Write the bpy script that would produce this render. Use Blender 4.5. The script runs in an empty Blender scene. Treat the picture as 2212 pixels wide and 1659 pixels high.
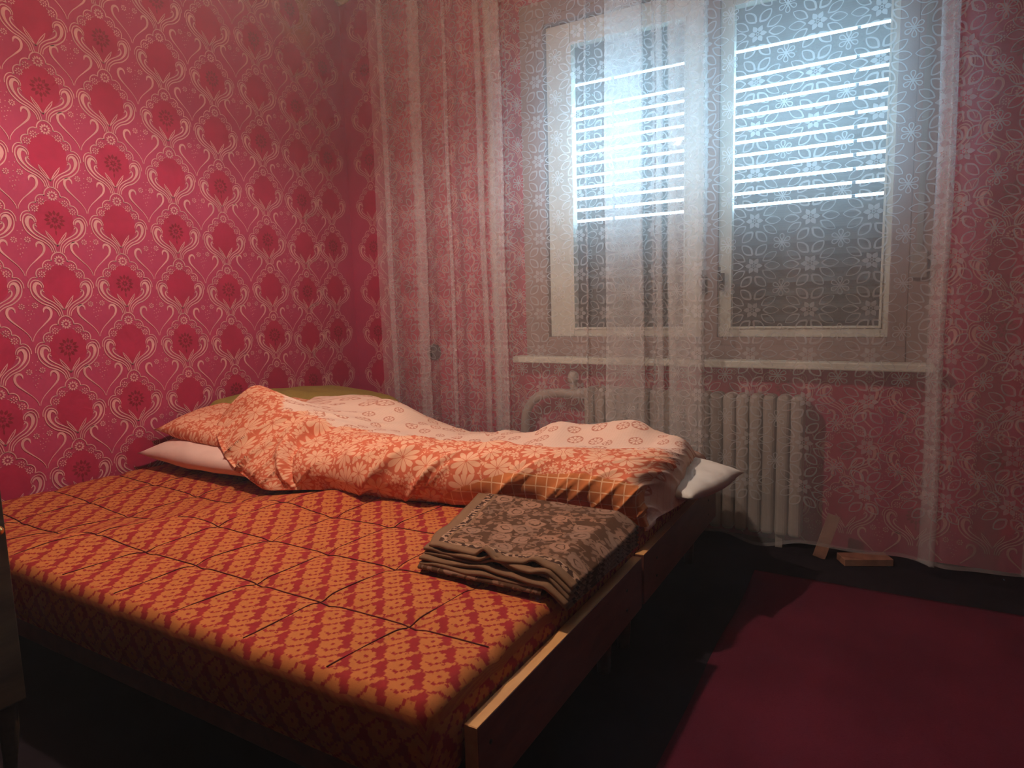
import bpy, bmesh, math, random
import numpy as np
from mathutils import Matrix, Vector

random.seed(7)
RNG = np.random.default_rng(11)
U = 0.225            # one wallpaper repeat in metres; the room is measured in repeats
ZF = 4.1             # floor lies 4.1 repeats below the measuring level
sc = bpy.context.scene
col = sc.collection

# ------------------------------------------------------------------ camera
def W(x, y, z):
    return (x * U, y * U, (z + ZF) * U)

def cam_axes(yaw, pitch, roll):
    f = np.array([-math.sin(yaw) * math.cos(pitch), math.cos(yaw) * math.cos(pitch), -math.sin(pitch)])
    r = np.array([math.cos(yaw), math.sin(yaw), 0.0])
    u = np.cross(r, f)
    return r * math.cos(roll) + u * math.sin(roll), -r * math.sin(roll) + u * math.cos(roll), f

_r, _u, _f = cam_axes(math.radians(30.2065), math.radians(7.0173), math.radians(-1.562))
cam_d = bpy.data.cameras.new('camera')
cam = bpy.data.objects.new('camera', cam_d)
col.objects.link(cam)
cam_d.sensor_width = 36.0
cam_d.lens = 1424.55 / 2212 * 36.0
cam_d.clip_start = 0.02
m = Matrix.Identity(4)
for i in range(3):
    m[i][0], m[i][1], m[i][2] = _r[i], _u[i], -_f[i]
CAM = W(11.502, -12.206, 0.237)
for i in range(3):
    m[i][3] = CAM[i]
cam.matrix_world = m
cam_d.dof.use_dof = True
cam_d.dof.focus_distance = 2.05
cam_d.dof.aperture_fstop = 8.0
sc.camera = cam

# ------------------------------------------------------------------ light
SKY_STRENGTH = 74.0
LAMP_POWER = 78.0
world = bpy.data.worlds.new('sky')
sc.world = world
world.use_nodes = True
bg = world.node_tree.nodes['Background']
bg.inputs[0].default_value = (0.46, 0.74, 1.0, 1)
bg.inputs[1].default_value = SKY_STRENGTH
sc.view_settings.view_transform = 'Standard'
sc.view_settings.look = 'None'
sc.view_settings.exposure = 0.0
sc.view_settings.gamma = 1.0
sc.view_settings.use_curve_mapping = False
try:
    sc.cycles.transparent_max_bounces = 24
    sc.cycles.max_bounces = 5
    sc.cycles.diffuse_bounces = 3
    sc.cycles.glossy_bounces = 2
    sc.cycles.transmission_bounces = 4
    sc.cycles.sample_clamp_indirect = 6.0
    sc.cycles.caustics_reflective = False
    sc.cycles.caustics_refractive = False
    sc.cycles.use_denoising = True
    sc.cycles.volume_bounces = 0
    sc.cycles.use_adaptive_sampling = True
    sc.cycles.adaptive_threshold = 0.09
    sc.cycles.adaptive_min_samples = 12
except Exception:
    pass
# sky portal in the open part of the shutter: guides the sampling of the same sky, adds no light
pd = bpy.data.lights.new('sky_portal', 'AREA')
pd.shape = 'RECTANGLE'
pd.size, pd.size_y = 6.3 * U, 3.05 * U
pd.cycles.is_portal = True
po = bpy.data.objects.new('sky_portal', pd)
col.objects.link(po)
po.location = W(8.43, 1.15, 3.25)
po.rotation_euler = (math.radians(-90), 0, 0)
HAZE = 0.024
LAMP = (5.75, -7.2, 4.80)

# ------------------------------------------------------------------ helpers
def s2l(r, g, b):
    o = []
    for c in (r, g, b):
        c /= 255.0
        o.append(c / 12.92 if c <= 0.04045 else ((c + 0.055) / 1.055) ** 2.4)
    return (o[0], o[1], o[2], 1.0)

class NT:
    """small node-tree writer"""
    def __init__(self, name):
        self.m = bpy.data.materials.new(name)
        self.m.use_nodes = True
        self.t = self.m.node_tree
        self.t.nodes.clear()
    def n(self, typ, **kw):
        nd = self.t.nodes.new(typ)
        for k, v in kw.items():
            setattr(nd, k, v)
        return nd
    def link(self, a, b):
        self.t.links.new(a, b)
    def put(self, sock, v):
        if hasattr(v, 'is_output') or isinstance(v, bpy.types.NodeSocket):
            self.t.links.new(v, sock)
        else:
            sock.default_value = v
    def math(self, op, a, b=None, c=None):
        nd = self.n('ShaderNodeMath', operation=op)
        self.put(nd.inputs[0], a)
        if b is not None:
            self.put(nd.inputs[1], b)
        if c is not None:
            self.put(nd.inputs[2], c)
        return nd.outputs[0]
    def mix(self, fac, a, b):
        nd = self.n('ShaderNodeMix', data_type='RGBA')
        self.put(nd.inputs[0], fac)
        self.put(nd.inputs[6], a)
        self.put(nd.inputs[7], b)
        return nd.outputs[2]
    def step(self, x, lo, hi):
        nd = self.n('ShaderNodeMapRange', interpolation_type='SMOOTHSTEP')
        self.put(nd.inputs[0], x)
        self.put(nd.inputs[1], lo)
        self.put(nd.inputs[2], hi)
        return nd.outputs[0]
    def noise(self, vec, scale, detail=2.0, rough=0.5):
        nd = self.n('ShaderNodeTexNoise')
        if vec is not None:
            self.link(vec, nd.inputs['Vector'])
        nd.inputs['Scale'].default_value = scale
        nd.inputs['Detail'].default_value = detail
        nd.inputs['Roughness'].default_value = rough
        return nd.outputs[0]
    def vscale(self, vec, s):
        nd = self.n('ShaderNodeVectorMath', operation='MULTIPLY')
        self.link(vec, nd.inputs[0])
        nd.inputs[1].default_value = s
        return nd.outputs[0]
    def xyz(self, vec):
        nd = self.n('ShaderNodeSeparateXYZ')
        self.link(vec, nd.inputs[0])
        return nd.outputs
    def obj(self):
        return self.n('ShaderNodeTexCoord').outputs['Object']
    def uv(self):
        return self.n('ShaderNodeTexCoord').outputs['UV']
    def bump(self, h, strength=0.3, dist=0.002):
        nd = self.n('ShaderNodeBump')
        nd.inputs['Strength'].default_value = strength
        nd.inputs['Distance'].default_value = dist
        self.link(h, nd.inputs['Height'])
        return nd.outputs[0]
    def out(self, color, rough=0.8, normal=None, spec=0.2, metal=0.0, sheen=0.0):
        p = self.n('ShaderNodeBsdfPrincipled')
        self.put(p.inputs['Base Color'], color)
        self.put(p.inputs['Roughness'], rough)
        p.inputs['Specular IOR Level'].default_value = spec
        p.inputs['Metallic'].default_value = metal
        if sheen:
            p.inputs['Sheen Weight'].default_value = sheen
        if normal is not None:
            self.link(normal, p.inputs['Normal'])
        o = self.n('ShaderNodeOutputMaterial')
        self.link(p.outputs[0], o.inputs[0])
        return self.m

def simple(name, rgb, rough=0.7, var=0.08, scale=6.0, bump=0.0, spec=0.25, metal=0.0):
    t = NT(name)
    c = s2l(*rgb)
    n = t.noise(t.obj(), scale, 4.0, 0.6)
    dark = tuple(max(0.0, x * (1 - 2.2 * var)) for x in c[:3]) + (1,)
    lite = tuple(min(1.0, x * (1 + 1.6 * var)) for x in c[:3]) + (1,)
    cc = t.mix(t.step(n, 0.3, 0.7), dark, lite)
    nr = t.bump(n, bump, 0.003) if bump else None
    return t.out(cc, rough, nr, spec, metal)

def link_obj(name, me, parent=None):
    o = bpy.data.objects.new(name, me)
    col.objects.link(o)
    if parent is not None:
        o.parent = parent
    return o

def tag(o, label=None, cat=None, group=None, kind=None):
    if label: o['label'] = label
    if cat: o['category'] = cat
    if group: o['group'] = group
    if kind: o['kind'] = kind
    return o

def empty(name, label, cat, group=None, loc=(0, 0, 0)):
    o = bpy.data.objects.new(name, None)
    o.empty_display_size = 0.1
    col.objects.link(o)
    return tag(o, label, cat, group)

def mesh_np(name, V, F, mats, parent=None, smooth=False, fm=None, uv=None):
    """V (n,3) metres; F list/array of polygons"""
    me = bpy.data.meshes.new(name)
    me.from_pydata(np.asarray(V, float).tolist(), [], [list(map(int, f)) for f in F] if not isinstance(F, np.ndarray) else F.tolist())
    if not isinstance(mats, (list, tuple)):
        mats = [mats]
    for mm in mats:
        me.materials.append(mm)
    if fm is not None:
        me.polygons.foreach_set('material_index', np.asarray(fm, np.int32))
    if smooth:
        me.polygons.foreach_set('use_smooth', np.ones(len(me.polygons), bool))
    if uv is not None:
        li = np.empty(len(me.loops), np.int32)
        me.loops.foreach_get('vertex_index', li)
        l = me.uv_layers.new(name='UVMap')
        l.data.foreach_set('uv', np.asarray(uv, float)[li].ravel())
    me.update()
    return link_obj(name, me, parent)

def bm_obj(name, bm, mat, parent=None, smooth=False):
    me = bpy.data.meshes.new(name)
    bm.to_mesh(me)
    bm.free()
    me.materials.append(mat)
    if smooth:
        me.polygons.foreach_set('use_smooth', np.ones(len(me.polygons), bool))
    return link_obj(name, me, parent)

def add_box(bm, x0, x1, y0, y1, z0, z1, bev=0.0, seg=2, rot=None, units=True):
    """box in repeats (units) or metres; rot = Matrix applied after"""
    if units:
        a, b = W(x0, y0, z0), W(x1, y1, z1)
    else:
        a, b = (x0, y0, z0), (x1, y1, z1)
    r = bmesh.ops.create_cube(bm, size=1.0)
    vs = r['verts']
    for v in vs:
        v.co = Vector(((a[i] + b[i]) / 2 + v.co[i] * (b[i] - a[i])) for i in range(3))
    if bev:
        es = list({e for v in vs for e in v.link_edges})
        g = bmesh.ops.bevel(bm, geom=es, offset=bev, segments=seg, affect='EDGES', profile=0.5)
        vs = list({v for f in g['faces'] for v in f.verts} | {v for v in vs if v.is_valid})
    if rot is not None:
        for v in vs:
            v.co = rot @ v.co
    return vs

def box(name, x0, x1, y0, y1, z0, z1, mat, parent=None, bev=0.002, rot=None, units=True, seg=2):
    bm = bmesh.new()
    add_box(bm, x0, x1, y0, y1, z0, z1, bev, seg, rot, units)
    return bm_obj(name, bm, mat, parent)

def tube(name, pts, rad, mat, parent=None, n=12, cap=True):
    """pts in metres; rad scalar or list"""
    P = np.asarray(pts, float)
    k = len(P)
    rad = np.full(k, rad) if np.isscalar(rad) else np.asarray(rad, float)
    T = np.gradient(P, axis=0)
    T /= np.linalg.norm(T, axis=1)[:, None] + 1e-12
    ref = np.array([0.0, 0.0, 1.0]) if abs(T[0][2]) < 0.9 else np.array([1.0, 0, 0])
    V, F = [], []
    N = np.cross(T[0], ref); N /= np.linalg.norm(N)
    for i in range(k):
        N = N - T[i] * (N @ T[i]); N /= np.linalg.norm(N) + 1e-12
        B = np.cross(T[i], N)
        for j in range(n):
            a = 2 * math.pi * j / n
            V.append(P[i] + rad[i] * (math.cos(a) * N + math.sin(a) * B))
    for i in range(k - 1):
        for j in range(n):
            F.append((i * n + j, i * n + (j + 1) % n, (i + 1) * n + (j + 1) % n, (i + 1) * n + j))
    if cap:
        F.append(tuple(range(n))[::-1])
        F.append(tuple((k - 1) * n + j for j in range(n)))
    return mesh_np(name, V, F, mat, parent, smooth=True)

def catmull(P, k=6, closed=False):
    P = np.asarray(P, float)
    n = len(P)
    if n < 3 and not closed:
        return np.stack([P[0] + (P[-1] - P[0]) * t for t in np.linspace(0, 1, k + 1)])
    out = []
    seg = n if closed else n - 1
    for i in range(seg):
        if closed:
            a, b, c, d = P[(i - 1) % n], P[i], P[(i + 1) % n], P[(i + 2) % n]
        else:
            a, b, c, d = P[max(i - 1, 0)], P[i], P[i + 1], P[min(i + 2, n - 1)]
        for j in range(k):
            t = j / k
            out.append(0.5 * ((2 * b) + (-a + c) * t + (2 * a - 5 * b + 4 * c - d) * t * t + (-a + 3 * b - 3 * c + d) * t ** 3))
    out.append(P[0] if closed else P[-1])
    return np.array(out)

_TAB = RNG.random((64, 64, 8))
def vnoise(x, y, ch=0):
    """tileable value noise, numpy arrays"""
    x = np.asarray(x, float); y = np.asarray(y, float)
    xi = np.floor(x).astype(int); yi = np.floor(y).astype(int)
    fx = x - xi; fy = y - yi
    fx = fx * fx * fx * (fx * (fx * 6 - 15) + 10); fy = fy * fy * fy * (fy * (fy * 6 - 15) + 10)
    T = _TAB[:, :, ch]
    a = T[xi % 64, yi % 64]; b = T[(xi + 1) % 64, yi % 64]
    c = T[xi % 64, (yi + 1) % 64]; d = T[(xi + 1) % 64, (yi + 1) % 64]
    return ((a * (1 - fx) + b * fx) * (1 - fy) + (c * (1 - fx) + d * fx) * fy) * 2 - 1

# ---- flat ornament drawing: ribbons and filled shapes in 2-D
class Ink:
    def __init__(self):
        self.V = []; self.F = []; self.M = []; self.nv = 0
    def add(self, V, F, mi=0):
        V = np.asarray(V, float)
        self.V.append(V)
        for f in F:
            self.F.append(tuple(int(i) + self.nv for i in f)); self.M.append(mi)
        self.nv += len(V)
    def stroke(self, P, w, mi=0, k=5, closed=False, mirror=False):
        P = np.asarray(P, float)
        w = np.full(len(P), w) if np.isscalar(w) else np.asarray(w, float)
        D = catmull(np.column_stack([P, w]), k, closed)
        Q, ww = D[:, :2], np.maximum(D[:, 2], 0.002)
        T = np.gradient(Q, axis=0)
        if closed:
            T[0] = T[-1] = Q[1] - Q[-2]
        T /= np.linalg.norm(T, axis=1)[:, None] + 1e-12
        N = np.column_stack([-T[:, 1], T[:, 0]])
        L, R = Q + N * ww[:, None] / 2, Q - N * ww[:, None] / 2
        n = len(Q)
        V = np.empty((2 * n, 2)); V[0::2] = L; V[1::2] = R
        F = [(2 * i, 2 * i + 1, 2 * i + 3, 2 * i + 2) for i in range(n - 1)]
        self.add(V, F, mi)
        if mirror:
            V2 = V.copy(); V2[:, 0] *= -1
            self.add(V2, [f[::-1] for f in F], mi)
    def fill(self, P, mi=0):
        P = np.asarray(P, float)
        c = P.mean(0)
        n = len(P)
        self.add(np.vstack([P, c]), [(i, (i + 1) % n, n) for i in range(n)], mi)
    def petal(self, c, ang, r0, r1, w, mi=0, n=5):
        """filled drop-shaped petal"""
        t = np.linspace(0, 1, n)
        half = w / 2 * np.sin(np.pi * t ** 0.75)
        rr = r0 + (r1 - r0) * t
        A = np.column_stack([rr, half]); B = np.column_stack([rr, -half])[::-1][1:-1]
        P = np.vstack([A, B])
        ca, sa = math.cos(ang), math.sin(ang)
        R = np.array([[ca, -sa], [sa, ca]])
        self.fill(P @ R.T + np.asarray(c), mi)
    def disc(self, c, r, mi=0, n=8):
        a = np.arange(n) * 2 * np.pi / n
        self.fill(np.column_stack([c[0] + r * np.cos(a), c[1] + r * np.sin(a)]), mi)
    def get(self):
        return np.vstack(self.V), self.F, np.array(self.M)

# ------------------------------------------------------------------ materials: room
def mat_wallpaper(stain=False):
    t = NT('wallpaper_red')
    o = t.obj()
    n1 = t.noise(o, 3.0, 3.0, 0.6)
    n2 = t.noise(t.vscale(o, (220, 220, 30)), 1.0, 2.0, 0.5)
    c = t.mix(t.step(n1, 0.3, 0.7), s2l(172, 50, 86), s2l(182, 58, 94))
    c = t.mix(t.math('MULTIPLY', t.step(n2, 0.45, 0.75), 0.18), c, s2l(196, 84, 84))
    if stain:
        x = t.xyz(o)
        d = t.math('SQRT', t.math('ADD', t.math('POWER', t.math('MULTIPLY', t.math('ADD', x[1], 0.30), 1.4), 2.0),
                                  t.math('POWER', t.math('SUBTRACT', x[2], 2.46), 2.0)))
        d = t.math('ADD', d, t.math('MULTIPLY', t.math('SUBTRACT', t.noise(o, 5.0, 5.0, 0.65), 0.5), 0.45))
        c = t.mix(t.math('MULTIPLY', t.math('SUBTRACT', 1.0, t.step(d, 0.02, 0.30)), 0.75), c, s2l(186, 128, 78))
    return t.out(c, 0.72, t.bump(n2, 0.12, 0.001), 0.25)

M_paper = mat_wallpaper()
M_paper_l = mat_wallpaper(True)
M_print = simple('wallpaper_print_beige', (214, 152, 146), 0.55, 0.06, 14)
M_medal = simple('wallpaper_medallion_crimson', (176, 36, 72), 0.8, 0.05, 9)
M_medal_f = simple('wallpaper_medallion_flower', (140, 30, 48), 0.9, 0.05, 9)
M_ceiling = simple('ceiling_plaster', (206, 190, 172), 0.9, 0.06, 4)
M_far_wall = simple('faded_wall_paint', (84, 66, 64), 0.9, 0.06, 4)
M_plaster = simple('loose_plaster', (196, 178, 140), 0.95, 0.15, 20, 0.5)
M_frame = simple('window_paint', (214, 216, 200), 0.5, 0.04, 5, spec=0.4)
M_casing = simple('window_casing_paint', (150, 128, 122), 0.6, 0.05, 5)
M_slat = simple('shutter_slat', (96, 92, 92), 0.7, 0.1, 12)
M_rad = simple('radiator_enamel', (172, 162, 150), 0.5, 0.06, 7, spec=0.4)
M_dark = simple('dark_metal', (52, 48, 46), 0.5, 0.1, 20)

def mat_carpet():
    t = NT('carpet_crimson')
    o = t.obj()
    n1 = t.noise(o, 2.0, 3.0, 0.6)
    n2 = t.noise(o, 260.0, 2.0, 0.6)
    c = t.mix(t.step(n1, 0.3, 0.75), s2l(84, 28, 42), s2l(102, 36, 52))
    c = t.mix(t.math('MULTIPLY', t.step(n2, 0.5, 0.8), 0.5), c, s2l(70, 16, 30))
    return t.out(c, 0.95, t.bump(n2, 0.6, 0.003), 0.05)
M_carpet = mat_carpet()

def mat_wood(name, a, b, scale=1.0, rough=0.45):
    t = NT(name)
    o = t.obj()
    v = t.vscale(o, (14 * scale, 3 * scale, 14 * scale))
    n = t.noise(v, 2.2, 6.0, 0.65)
    c = t.mix(t.step(n, 0.3, 0.7), s2l(*a), s2l(*b))
    return t.out(c, rough, t.bump(n, 0.06, 0.001), 0.3)
M_wood = mat_wood('bed_veneer', (104, 56, 46), (126, 70, 56))
M_edge = mat_wood('bed_board_edge', (206, 150, 92), (222, 168, 106))
M_wood_dark = mat_wood('wardrobe_wood', (60, 46, 36), (84, 66, 50))
M_plank = mat_wood('raw_plank', (150, 108, 88), (172, 126, 102))

# ------------------------------------------------------------------ room shell
XR, YN, ZC = 16.2, -16.5, 7.36          # right wall, near wall, ceiling
WX0, WX1, WZ0, WZ1 = 5.22, 11.62, -0.62, 5.72   # window opening
TH = 1.2                                  # wall thickness

def struct(o):
    o['kind'] = 'structure'
    return o

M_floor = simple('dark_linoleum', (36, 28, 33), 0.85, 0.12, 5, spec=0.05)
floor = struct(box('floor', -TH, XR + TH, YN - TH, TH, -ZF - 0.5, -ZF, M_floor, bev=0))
ceil = struct(box('ceiling', -TH, XR + TH, YN - TH, TH, ZC, ZC + 0.5, M_ceiling, bev=0))
wall_l = struct(box('wall_left', -TH, 0, YN - TH, TH, -ZF, ZC, M_paper_l, bev=0))
wall_r = struct(box('wall_right', XR, XR + TH, YN - TH, TH, -ZF, ZC, M_far_wall, bev=0))
wall_n = struct(box('wall_near', -TH, XR + TH, YN - TH, YN, -ZF, ZC, M_far_wall, bev=0))
bm = bmesh.new()
add_box(bm, 0, WX0, 0, TH, -ZF, ZC)
add_box(bm, WX1, XR, 0, TH, -ZF, ZC)
add_box(bm, WX0, WX1, 0, TH, -ZF, WZ0)
add_box(bm, WX0, WX1, 0, TH, WZ1, ZC)
wall_b = struct(bm_obj('wall_back', bm, M_paper))

# ---- wallpaper ornament: one repeat
def paper_cell(flower):
    k = Ink()
    # medallion ground
    med = [(0, .0), (.10, .10), (.22, .20), (.27, .30), (.27, .40), (.26, .50), (.19, .62), (.10, .685), (0, .70)]
    med = catmull(med, 4)
    P = np.vstack([med, (med * [-1, 1])[::-1][1:-1]])
    k.fill(P, 1)
    if flower:
        for i in range(12):
            a = 2 * math.pi * i / 12
            k.petal((0, .40), a, .07, .155, .05, 2, 4)
        for i in range(7):
            k.petal((0, .40), 2 * math.pi * i / 7 + .3, .01, .06, .03, 2, 4)
        k.petal((0, .25), -math.pi / 2, 0, .09, .03, 2, 4)
    # twin leaves
    for s in (1, -1):
        A = np.array([(0, 0), (.055, .10), (.10, .165), (.152, .23)]) * [s, 1]
        B = np.array([(0, 0), (.085, .10), (.128, .16), (.152, .23)]) * [s, 1]
        k.stroke(A, [.012, .013, .012, .006], k=4)
        k.stroke(B, [.012, .014, .013, .006], k=4)
    # outer scroll line
    k.stroke([(.085, -.10), (.11, -.02), (.19, .055), (.32, .115), (.42, .215), (.452, .33), (.43, .425), (.375, .462), (.305, .44), (.27, .385), (.272, .345)],
             [.014, .014, .016, .018, .018, .016, .016, .016, .014, .013, .008], mirror=True)
    # fat scroll
    k.stroke([(.055, -.10), (.085, .0), (.17, .085), (.29, .15), (.37, .24), (.398, .335), (.375, .405), (.335, .415), (.30, .385), (.292, .345)],
             [.013, .014, .016, .020, .034, .052, .046, .034, .02, .008], mirror=True)
    # inner scroll
    k.stroke([(.027, -.10), (.055, .02), (.13, .105), (.23, .17), (.295, .225), (.315, .275), (.298, .315), (.268, .325)],
             [.012, .012, .014, .016, .022, .022, .016, .006], mirror=True)
    k.stroke([(.262, .278), (.285, .30), (.30, .318)], [.006, .016, .012], mirror=True, k=3)
    # scalloped crown
    k.stroke([(.118, .762), (.105, .83), (.06, .885), (0, .905), (-.06, .885), (-.105, .83), (-.118, .762)], .016)
    k.stroke([(.112, .768), (.165, .775), (.215, .75), (.245, .70), (.245, .64)], .015, mirror=True)
    k.stroke([(.24, .645), (.29, .645), (.335, .61), (.352, .555), (.338, .495)], .015, mirror=True)
    k.stroke([(.335, .50), (.39, .505), (.44, .475), (.475, .41), (.48, .345)], .013, mirror=True)
    # crown flowers
    def blossom(c, r, n, ph=0.0):
        for i in range(n):
            k.petal(c, ph + 2 * math.pi * i / n, r * .42, r, r * .36, 0, 4)
        k.disc(c, r * .2, 0, 6)
    blossom((0, .775), .082, 11, math.pi / 2)
    for s in (1, -1):
        blossom((s * .172, .672), .058, 8)
        blossom((s * .272, .555), .058, 8)
        for (x, y, a) in ((.085, .70, .5), (.12, .685, .6), (.205, .615, 1.0), (.225, .59, 1.0)):
            k.petal((s * x, y), (-a if s > 0 else math.pi + a), 0, .032, .012, 0, 3)
    # heart between the columns
    ox, oy = .5, .0
    for s in (1, -1):
        P = np.array([(.192, -.035), (.20, .015), (.235, .043), (.285, .02), (.303, -.045), (.275, -.125), (.18, -.225), (.085, -.32), (.025, -.41), (.008, -.475)])
        k.stroke(P * [s, 1] + [ox, oy], [.008, .026, .034, .038, .036, .028, .017, .012, .011, .009])
    for (x, y) in ((-.085, .075), (.10, .06)):
        for i in range(7):
            k.petal((ox + x, oy + y), 2 * math.pi * i / 7, .018, .05, .026, 0, 3)
        k.disc((ox + x, oy + y), .009, 0, 5)
    for (x, y, r) in ((.0, .16, .008), (-.03, .21, .009), (.04, .20, .007), (.0, .08, .008), (-.04, -.01, .008), (.01, .0, .009), (.055, -.03, .008),
                      (-.02, -.055, .010), (.02, -.07, .008), (.06, -.08, .007), (.0, -.13, .009), (.035, -.15, .009), (-.06, -.05, .007), (.02, -.19, .007)):
        k.disc((ox + x, oy + y), r, 0, 5)
    return k.get()

CELLS = [paper_cell(False), paper_cell(True)]

def paper_print(name, wall, cols, rows, mapf, clip=None):
    VV, FF, MM = [], [], []
    nv = 0
    for ci, (cx, cz, par) in enumerate(cols):
        for r in rows:
            V, F, Mi = CELLS[(r + par) % 2]
            z0 = cz + r
            if clip and not clip(cx, z0):
                continue
            n = len(V)
            uu = cx + V[:, 0]
            zz = z0 + V[:, 1]
            keep = np.ones(n, bool)
            off = np.zeros(n)
            # per-vertex lift by layer
            fm = Mi
            for f, mi in zip(F, Mi):
                off[list(f)] = (0.0016, 0.0004, 0.0009)[mi]
            P = mapf(uu, zz, off)
            ok = P[1]
            VV.append(P[0])
            for f, mi in zip(F, Mi):
                if all(ok[i] for i in f):
                    FF.append([i + nv for i in f]); MM.append(mi)
            nv += n
    V = np.vstack(VV)
    o = mesh_np(name, V, FF, [M_print, M_medal, M_medal_f], wall, fm=MM)
    o['kind'] = 'stuff'
    return o

# left wall: columns measured as distance from the corner and height phase
lc = [(0.63, .275, 0), (1.505, .219, 1), (2.504, .292, 0), (3.55, .247, 1), (4.567, .302, 0), (5.599, .346, 1), (6.601, .319, 0)]
for i in range(4):
    lc.append((7.62 + 1.02 * i, .31, 1 + i))
def map_left(u_, z_, off):
    # the print runs left-to-right, so distance from the corner decreases with u
    P = np.column_stack([(off + 0.0003), -(u_) * U, (z_ + ZF) * U])
    return P, (u_ > 0.012) & (z_ < ZC - .01) & (z_ > -ZF + .02)
# mirrored in u because the wall is seen from inside
paper_print('wallpaper_ornament', wall_l, lc, range(-4, 8), map_left)
bc = [(0.697 + 1.02 * i, .25 + .03 * math.sin(i * 2.1), i) for i in range(15)]
def map_back(u_, z_, off):
    P = np.column_stack([u_ * U, -(off + 0.0003), (z_ + ZF) * U])
    hole = (u_ > WX0 - .02) & (u_ < WX1 + .02) & (z_ > WZ0 - .02) & (z_ < WZ1 + .02)
    return P, (u_ > 0.012) & (u_ < XR) & (z_ < ZC - .01) & (z_ > -ZF + .02) & ~hole
def clip_back(cx, z):
    return not (WX0 + .6 < cx < WX1 - .8 and WZ0 + .4 < z < WZ1 - 1.2)
paper_print('wallpaper_ornament', wall_b, bc, range(-4, 8), map_back, clip_back)

# crumbling plaster where the corner meets the ceiling
def lump(name, c, r, mat, parent, seed=0, n=18):
    bm = bmesh.new()
    bmesh.ops.create_icosphere(bm, subdivisions=3, radius=1.0)
    for v in bm.verts:
        d = v.co.copy()
        k = 1 + .35 * float(vnoise(d.x * 2.3 + seed, d.y * 2.3 + d.z * 1.7, 2)) + .15 * float(vnoise(d.x * 6 + seed, d.y * 6 + d.z * 5, 3))
        v.co = Vector((c[0] + d.x * r[0] * k, c[1] + d.y * r[1] * k, c[2] + d.z * r[2] * k))
    return bm_obj(name, bm, mat, parent, True)
lump('plaster_crumble', W(.16, -.05, 7.32), (.05, .03, .028), M_plaster, wall_b, 3)
lump('plaster_crumble', W(.42, -.04, 7.36), (.035, .025, .022), M_plaster, wall_b, 9)

# ------------------------------------------------------------------ window
win = empty('window_1', None, None); win['kind'] = 'structure'
def mat_glass():
    t = NT('window_glass')
    a = t.n('ShaderNodeBsdfTransparent'); a.inputs[0].default_value = (0.93, 0.97, 0.97, 1)
    b = t.n('ShaderNodeBsdfGlossy'); b.inputs['Roughness'].default_value = 0.03
    mx = t.n('ShaderNodeMixShader')
    mx.inputs[0].default_value = 0.01
    t.link(a.outputs[0], mx.inputs[1]); t.link(b.outputs[0], mx.inputs[2])
    o = t.n('ShaderNodeOutputMaterial'); t.link(mx.outputs[0], o.inputs[0])
    return t.m
M_glass = mat_glass()

def ring(name, x0, x1, z0, z1, w, y0, y1, mat, parent, bev=0.003, wl=None, wr=None, wt=None, wb=None):
    bm = bmesh.new()
    wl = w if wl is None else wl; wr = w if wr is None else wr; wt = w if wt is None else wt; wb = w if wb is None else wb
    add_box(bm, x0, x0 + wl, y0, y1, z0, z1, bev)
    add_box(bm, x1 - wr, x1, y0, y1, z0, z1, bev)
    add_box(bm, x0 + wl, x1 - wr, y0, y1, z1 - wt, z1, bev)
    add_box(bm, x0 + wl, x1 - wr, y0, y1, z0, z0 + wb, bev)
    return bm_obj(name, bm, mat, parent)
ring('window_frame', 5.2, 11.66, WZ0 - .02, WZ1 + .04,   .22, -.04, .42, M_casing, win, wl=.12, wr=.26, wt=.16, wb=.16)
box('mullion', 8.48, 8.72, -.02, .40, WZ0 + .12, WZ1 - .1, M_casing, win)
def sash(x0, x1, wl, wr):
    s = ring('sash', x0, x1, -.48, 5.56, .3, .06, .30, M_frame, win, wl=wl, wr=wr, wt=.40, wb=.16)
    box('pane', x0 + wl - .02, x1 - wr + .02, .20, .215, -.34, 5.18, M_glass, s, bev=0)
    ring('glazing_bead', x0 + wl - .005, x1 - wr + .005, -.33, 5.17, .035, .03, .19, M_frame, s, bev=0.001)
    return s
s1 = sash(5.34, 8.50, .52, .38)
s2 = sash(8.70, 11.50, .22, .20)
# sash handles with backplates
for (x, z) in ((8.50, .45), (8.80, .50)):
    h = box('handle_plate', x - .045, x + .045, -.06, -.01, z - .16, z + .16, M_dark, win, bev=0.002)
    tube('handle', [W(x, -.06, z + .02), W(x, -.14, z + .02), W(x - .02, -.16, z + .06), W(x - .02, -.15, z + .26)], .005, M_dark, h)
sill = struct(box('sill', 4.62, 12.05, -.34, .06, -1.0, -.87, M_frame, win, bev=0.005))
box('apron', 5.2, 11.66, -.05, .02, -.87, -.62, M_casing, win, bev=0.002)
# wide moulding on the right of the frame and the strap of the shutter
box('architrave', 11.66, 11.95, -.03, .02, -.87, 5.758, M_casing, win, bev=0.002)
box('architrave', 4.80, 5.2, -.03, .02, -.87, 5.758, M_casing, win, bev=0.002)
box('architrave', 4.80, 11.95, -.03, .02, 5.76, 6.05, M_casing, win, bev=0.002)
strap = box('shutter_strap', 11.74, 11.82, -.07, -.055, .85, 5.7, simple('strap_web', (150, 146, 138), .9), win, bev=0)
box('strap_winder', 11.68, 11.90, -.14, .0, .45, .86, simple('winder_box', (150, 140, 132), .6), win, bev=0.004)

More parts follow.
